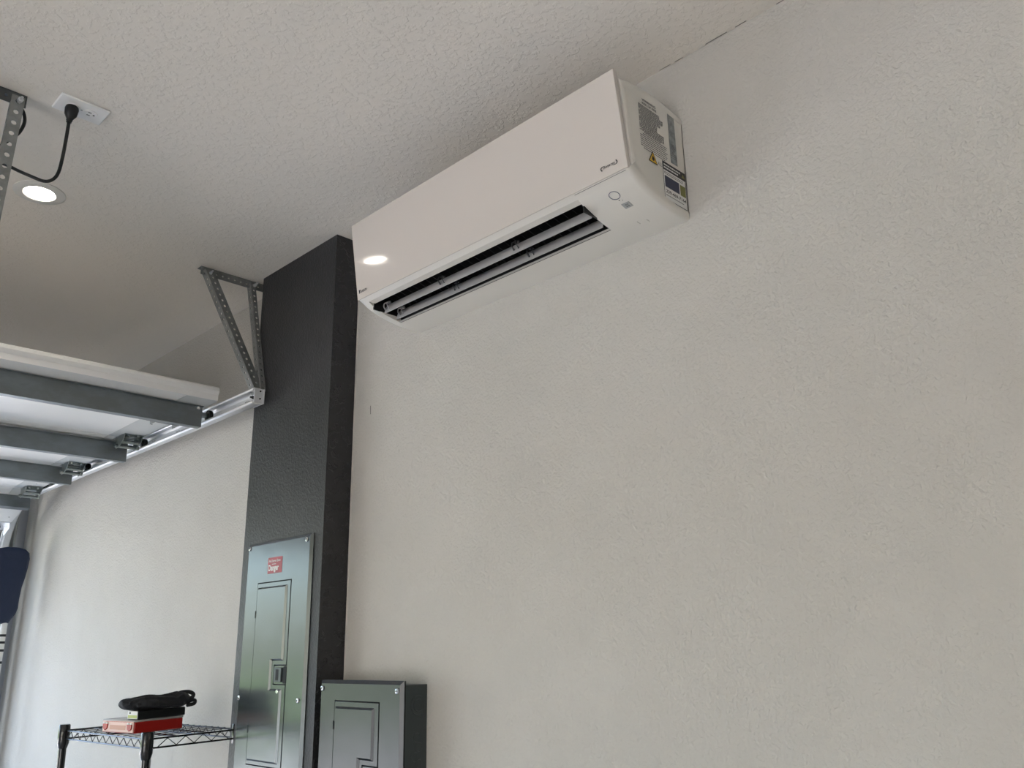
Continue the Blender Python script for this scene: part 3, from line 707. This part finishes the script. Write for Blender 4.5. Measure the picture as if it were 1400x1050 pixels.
pc = thing('power_cord', 'black power cord hanging in a loop from the ceiling outlet', 'cord', (0.5445, 2.124, H - 0.05))
b = BM(); lathe(b, (0.5445, 2.124, H - 0.0086), (-0.06, 0.02, -1), [(0.0, 0), (0.015, 0.0), (0.0165, 0.006), (0.0150, 0.022), (0.0095, 0.032), (0.0075, 0.036), (0.0075, 0.040), (0.006, 0.041), (0.0065, 0.045), (0, 0.045)], 20); obj('plug', b, M_cord, pc)
pts = [(0.5420, 2.125, H - 0.052), (0.5425, 2.128, 2.885), (0.5425, 2.134, 2.830), (0.540, 2.140, 2.788), (0.531, 2.147, 2.767), (0.513, 2.153, 2.7585), (0.483, 2.165, 2.767), (0.460, 2.185, 2.781), (0.443, 2.20, 2.793), (0.42, 2.212, 2.800), (0.37, 2.22, 2.80)]
b = BM(); tube(b, smooth_pts(pts, 6), 0.0042, 10); obj('cable', b, M_cord, pc)
# ------------------------------------------------------------------ opener hanger and opener
oh = thing('opener_hanger', 'perforated steel hanger angles at left edge holding the door opener', 'bracket', (0.42, 2.17, H))
b = BM(); perf(b, (0.02, 2.165, H - 0.002), (1, 0, 0), (0, 1, 0), 0.43, 0.032, 0.03, 0.0045); perf(b, (0.02, 2.165, H - 0.002), (1, 0, 0), (0, 0, -1), 0.43, 0.034, 0.03, 0.0045); obj('ceiling_angle', b, mat('dark steel angle', (92, 96, 98), 0.4, metal=0.7), oh, smooth=0)
angle_iron('drop_strap', (0.4165, 2.160, H - 0.012), (0.408, 2.160, 2.600), (1, 0, 0), w1=0.029, w2=0.012, parent=oh, flip=-1, ph=0.030, hole=0.0064)
angle_iron('drop_strap', (0.10, 2.160, H - 0.012), (0.10, 2.160, 2.600), (1, 0, 0), w1=0.029, w2=0.012, parent=oh, flip=-1, ph=0.030, hole=0.0064)
b = BM(); cyl(b, (0.434, 2.150, H - 0.024), (0.434, 2.175, H - 0.024), 0.007, 6); cyl(b, (0.434, 2.140, H - 0.024), (0.434, 2.15, H - 0.024), 0.0035, 8); obj('hanger_bolt', b, M_galv, oh)
op = thing('door_opener', 'black garage door opener housing just inside the left edge', 'door opener', (0.24, 2.20, 2.47))
b = BM(); box(b, 0.06, 0.4275, 2.175, 2.50, 2.47, 2.600); obj('housing', b, M_blk, op, bevel=0.02)
b = BM(); box(b, 0.10, 0.42, 2.20, 2.45, 2.46, 2.472); obj('lamp_cover', b, M_lid, op, bevel=0.004)
oc = thing('opener_cable', 'black cable looping from ceiling behind the perforated hanger', 'cable', (0.44, 2.19, H))
b = BM(); tube(b, smooth_pts([(0.405, 2.19, H - 0.012), (0.430, 2.185, H - 0.020), (0.4480, 2.180, 2.945), (0.4560, 2.178, 2.915), (0.448, 2.178, 2.880), (0.432, 2.180, 2.855), (0.41, 2.19, 2.82), (0.39, 2.20, 2.75), (0.37, 2.22, 2.605)], 6), 0.0042, 10); obj('cable', b, M_cord, oc)

# ------------------------------------------------------------------ wire rack with case and bag (built in the rack's own slightly tilted frame)
yawr = R_(3.8); tl = R_(1.1)
lv_ = Vector((-sin(yawr), cos(yawr), 0)); wv_ = Vector((cos(yawr) * cos(tl), sin(yawr) * cos(tl), sin(tl))); nv_ = wv_.cross(lv_)
RM = Matrix(((wv_.x, lv_.x, nv_.x, 0), (wv_.y, lv_.y, nv_.y, 0), (wv_.z, lv_.z, nv_.z, 0), (0, 0, 0, 1)))
RO = Vector((1.160, 2.725, 1.3915))
SL, SW = 0.588, 0.303
base = RO + RM.to_3x3() @ Vector((0, 0, -1.385))
def rack_thing(name, label, cat, p=(0, 0, 0), rz=0):
    o = bpy.data.objects.new(name, None); C.objects.link(o); o.empty_display_size = 0.05
    o.matrix_world = Matrix.Translation(RO + RM.to_3x3() @ Vector(p)) @ RM @ Matrix.Rotation(rz, 4, 'Z'); return tag(o, label, cat)
rk = rack_thing('wire_rack', 'black wire shelving rack standing against the wall left of pilaster', 'rack')
for x, y in ((0, 0), (0, SL), (SW, 0), (SW, SL)):
    b = BM(); cyl(b, (x, y, -1.38), (x, y, 0.006), 0.0125, 16); po = obj('post', b, M_rack, rk, local=True)
    b = BM(); lathe(b, (x, y, 0), (0, 0, 1), [(0.0135, -0.062), (0.0150, -0.058), (0.0185, -0.045), (0.0185, 0.010), (0.016, 0.014), (0, 0.015)], 20); obj('post_collar', b, M_rack, po, local=True)
def shelf(z):
    b = BM()
    for zz, r in ((z, 0.0028), (z - 0.026, 0.0028)):
        for p0, p1 in (((0, 0), (0, SL)), ((SW, 0), (SW, SL)), ((0, 0), (SW, 0)), ((0, SL), (SW, SL))): cyl(b, (*p0, zz), (*p1, zz), r, 8)
    sh_ = obj('shelf_frame', b, M_rack, rk, local=True)
    def zig(p0, p1, n):
        b = BM(); p0, p1 = Vector(p0), Vector(p1); pts = []
        for k in range(2 * n + 1):
            q = p0.lerp(p1, (k + .5) / (2 * n + 1)); pts.append((q.x, q.y, z - 0.002 if k % 2 else z - 0.024))
        tube(b, pts, 0.0015, 6); obj('truss_wire', b, M_rack, sh_, local=True, smooth=60)
    for p0, p1, n in (((0, .02), (0, SL - .02), 11), ((SW, .02), (SW, SL - .02), 11), ((.02, 0), (SW - .02, 0), 4), ((.02, SL), (SW - .02, SL), 4)): zig(p0, p1, n)
    b = BM()
    for k in range(1, 15): y = SL * k / 15; cyl(b, (0, y, z + 0.003), (SW, y, z + 0.003), 0.0012, 6)
    for x in (SW * .33, SW * .66): cyl(b, (x, 0, z - 0.001), (x, SL, z - 0.001), 0.0028, 8)
    tag(obj('deck_wires', b, M_rack, sh_, local=True), kind='stuff')
for z in (-0.006, -0.45, -0.9, -1.28): shelf(z)

cs = rack_thing('parts_case', 'flat red plastic organiser case with frosted end on top shelf', 'case', (0.033, 0.152, -0.001), R_(7))
CW, CL, CH_ = 0.172, 0.176, 0.040      # local x along the shelf width, y along its length
b = BM(); box(b, 0, CW, 0, CL, 0.0006, 0.034); obj('case_body', b, M_redp, cs, local=True, bevel=0.003)
b = BM(); box(b, -0.001, CW + 0.001, -0.001, CL + 0.001, 0.0342, CH_); obj('lid', b, M_lid, cs, local=True, bevel=0.002)
b = BM(); box(b, -0.0035, 0.0, 0.004, CL - 0.004, 0.003, 0.036); en = obj('case_end', b, M_clear, cs, local=True, bevel=0.001)
for y in (0.022, CL - 0.022):
    b = BM(); prism(b, [(y - 0.013, 0.027), (y + 0.013, 0.027), (y + 0.011, 0.013), (y, 0.007), (y - 0.011, 0.013)], 'x', -0.007, -0.0036); obj('latch', b, M_redp, en, local=True, bevel=0.001)
    b = BM(); box(b, -0.0065, -0.0036, y - 0.012, y - 0.002, 0.0272, 0.032); box(b, -0.0065, -0.0036, y + 0.003, y + 0.012, 0.0272, 0.032); obj('latch_catch', b, M_label, en, local=True)
b = BM(); box(b, -0.0042, -0.0036, 0.045, CL - 0.045, 0.0105, 0.024); obj('end_print', b, mat('faded pink print', (204, 150, 128), 0.4), en, local=True)
b = BM(); y = 0.02
while y < CL - 0.03: L = random.uniform(0.004, 0.012); box(b, -0.0042, -0.0036, y, y + L, 0.0332, 0.0345); y += L + .002
stuff('end_lettering', b, mat('red fine print', (190, 90, 80), 0.4), en, local=True)

bc = rack_thing('small_case', 'slim black case with white and green label lying on red case', 'case', (0.0395, 0.152, 0.0398), R_(7))
b = BM(); box(b, 0, 0.172, 0, 0.056, 0, 0.026); obj('case_body', b, M_blk, bc, local=True, bevel=0.003)
b = BM(); box(b, -0.0008, -0.0001, 0.002, 0.054, 0.002, 0.025); lb = obj('case_label', b, M_label, bc, 'white and green paper label', local=True)
b = BM(); box(b, -0.0012, -0.0008, 0.004, 0.052, 0.004, 0.013); obj('label_band', b, M_green, lb, local=True)
b = BM(); box(b, -0.0012, -0.0008, 0.038, 0.045, 0.017, 0.022); obj('label_print', b, M_ink, lb, local=True)

# black cloth bag: draped lump with folds and a rolled handle end
bgz = rack_thing('cloth_bag', 'crumpled black cloth bag lying on top of the slim black case', 'bag', (0.030, 0.162, 0.0700), R_(5))
b = BM()
def blob(bm, c, r, rot=0, sub=3, seed=1, amp=0.10):
    M = Matrix.Translation(c) @ Matrix.Rotation(rot, 4, 'Y') @ Matrix.Diagonal((*r, 1))
    res = bmesh.ops.create_icosphere(bm, subdivisions=sub, radius=1, matrix=M)
    from mathutils import noise
    for v in res['verts']:
        d = v.co - Vector(c); v.co += d * amp * (noise.noise(v.co * 28 + Vector((seed, 0, 0))) * 1.4)
blob(b, (0.060, 0.035, 0.016), (0.068, 0.062, 0.020), 0.0, 4, 1, .13)
blob(b, (0.030, 0.055, 0.010), (0.048, 0.052, 0.019), 0.25, 4, 3, .13)
blob(b, (0.100, 0.020, 0.015), (0.075, 0.050, 0.020), -0.02, 4, 5, .13)
blob(b, (0.158, 0.010, 0.020), (0.040, 0.038, 0.024), -0.05, 4, 7, .08)
for pts, r in (([(-0.005, 0.02, 0.020), (0.03, 0.0, 0.030), (0.08, -0.012, 0.028), (0.13, -0.02, 0.024)], .0065), ([(0.0, 0.04, 0.024), (0.05, 0.02, 0.036), (0.10, 0.015, 0.033), (0.15, 0.0, 0.042)], .006),
        ([(0.01, 0.0, 0.010), (0.06, -0.02, 0.014), (0.11, -0.025, 0.010), (0.16, -0.02, 0.006)], .006), ([(0.115, -0.015, 0.012), (0.14, -0.02, 0.024), (0.165, -0.015, 0.034)], .006)):
    tube(b, smooth_pts(pts, 5), r, 8)
for v in b.verts: v.co.z = max(v.co.z, -0.0035)
bo = obj('bag_body', b, M_bag, bgz, local=True, smooth=80)
rm = bo.modifiers.new('remesh', 'REMESH'); rm.mode = 'VOXEL'; rm.voxel_size = 0.0025; rm.use_smooth_shade = True
sm = bo.modifiers.new('smooth', 'SMOOTH'); sm.iterations = 2
b = BM()
tube(b, smooth_pts([(0.140, 0.012, 0.034), (0.168, 0.005, 0.041), (0.192, 0.0, 0.041), (0.206, -0.004, 0.033), (0.200, -0.008, 0.024), (0.180, -0.012, 0.021), (0.15, -0.012, 0.018)], 5), [0.0065] * 31, 10)
obj('handle', b, M_bag, bgz, local=True, smooth=80)
b = BM(); tube(b, smooth_pts([(0.145, 0.0, 0.008), (0.180, -0.006, 0.010), (0.203, -0.008, 0.015), (0.212, -0.008, 0.011), (0.206, -0.01, 0.003), (0.180, -0.012, 0.000)], 5), [0.006] * 26, 10)
obj('handle', b, M_bag, bgz, local=True, smooth=80)

# ------------------------------------------------------------------ navy paddle hanging in the corner
pd = thing('paddle', 'navy blue covered paddle hanging blade-up beside the curved door track', 'paddle', (1.385, 5.20, 0.02))
b = BM(); rows = []
ol = [(1.800, 0.030), (1.806, 0.034), (1.825, 0.044), (1.850, 0.060), (1.88, 0.068), (1.93, 0.068), (1.99, 0.072), (2.04, 0.082), (2.09, 0.088), (2.14, 0.092), (2.17, 0.086), (2.188, 0.066), (2.197, 0.030)]
for z, w in ol:
    t = (z - 1.8) / 0.4; rows.append([b.verts.new((1.378 + w * cos(2 * pi * k / 20), 5.20 + (0.024 if w > .03 else .01) * sin(2 * pi * k / 20) * (1 + .2 * cos(4 * pi * k / 20)), z)) for k in range(20)])
for r0, r1 in zip(rows, rows[1:]):
    for k in range(20): b.faces.new((r0[k], r0[(k + 1) % 20], r1[(k + 1) % 20], r1[k]))
b.faces.new(rows[0][::-1]); b.faces.new(rows[-1]); bl = obj('blade', b, M_navy, pd, smooth=60)
b = BM(); cyl(b, (1.392, 5.20, 0.02), (1.392, 5.20, 1.81), 0.016, 14); shf = obj('shaft', b, M_white, pd)
b = BM()
for z in (1.735, 1.70, 1.66, 1.60, 1.50): cyl(b, (1.392, 5.20, z), (1.392, 5.20, z + 0.012), 0.0166, 14)
obj('shaft_band', b, M_seal, shf)
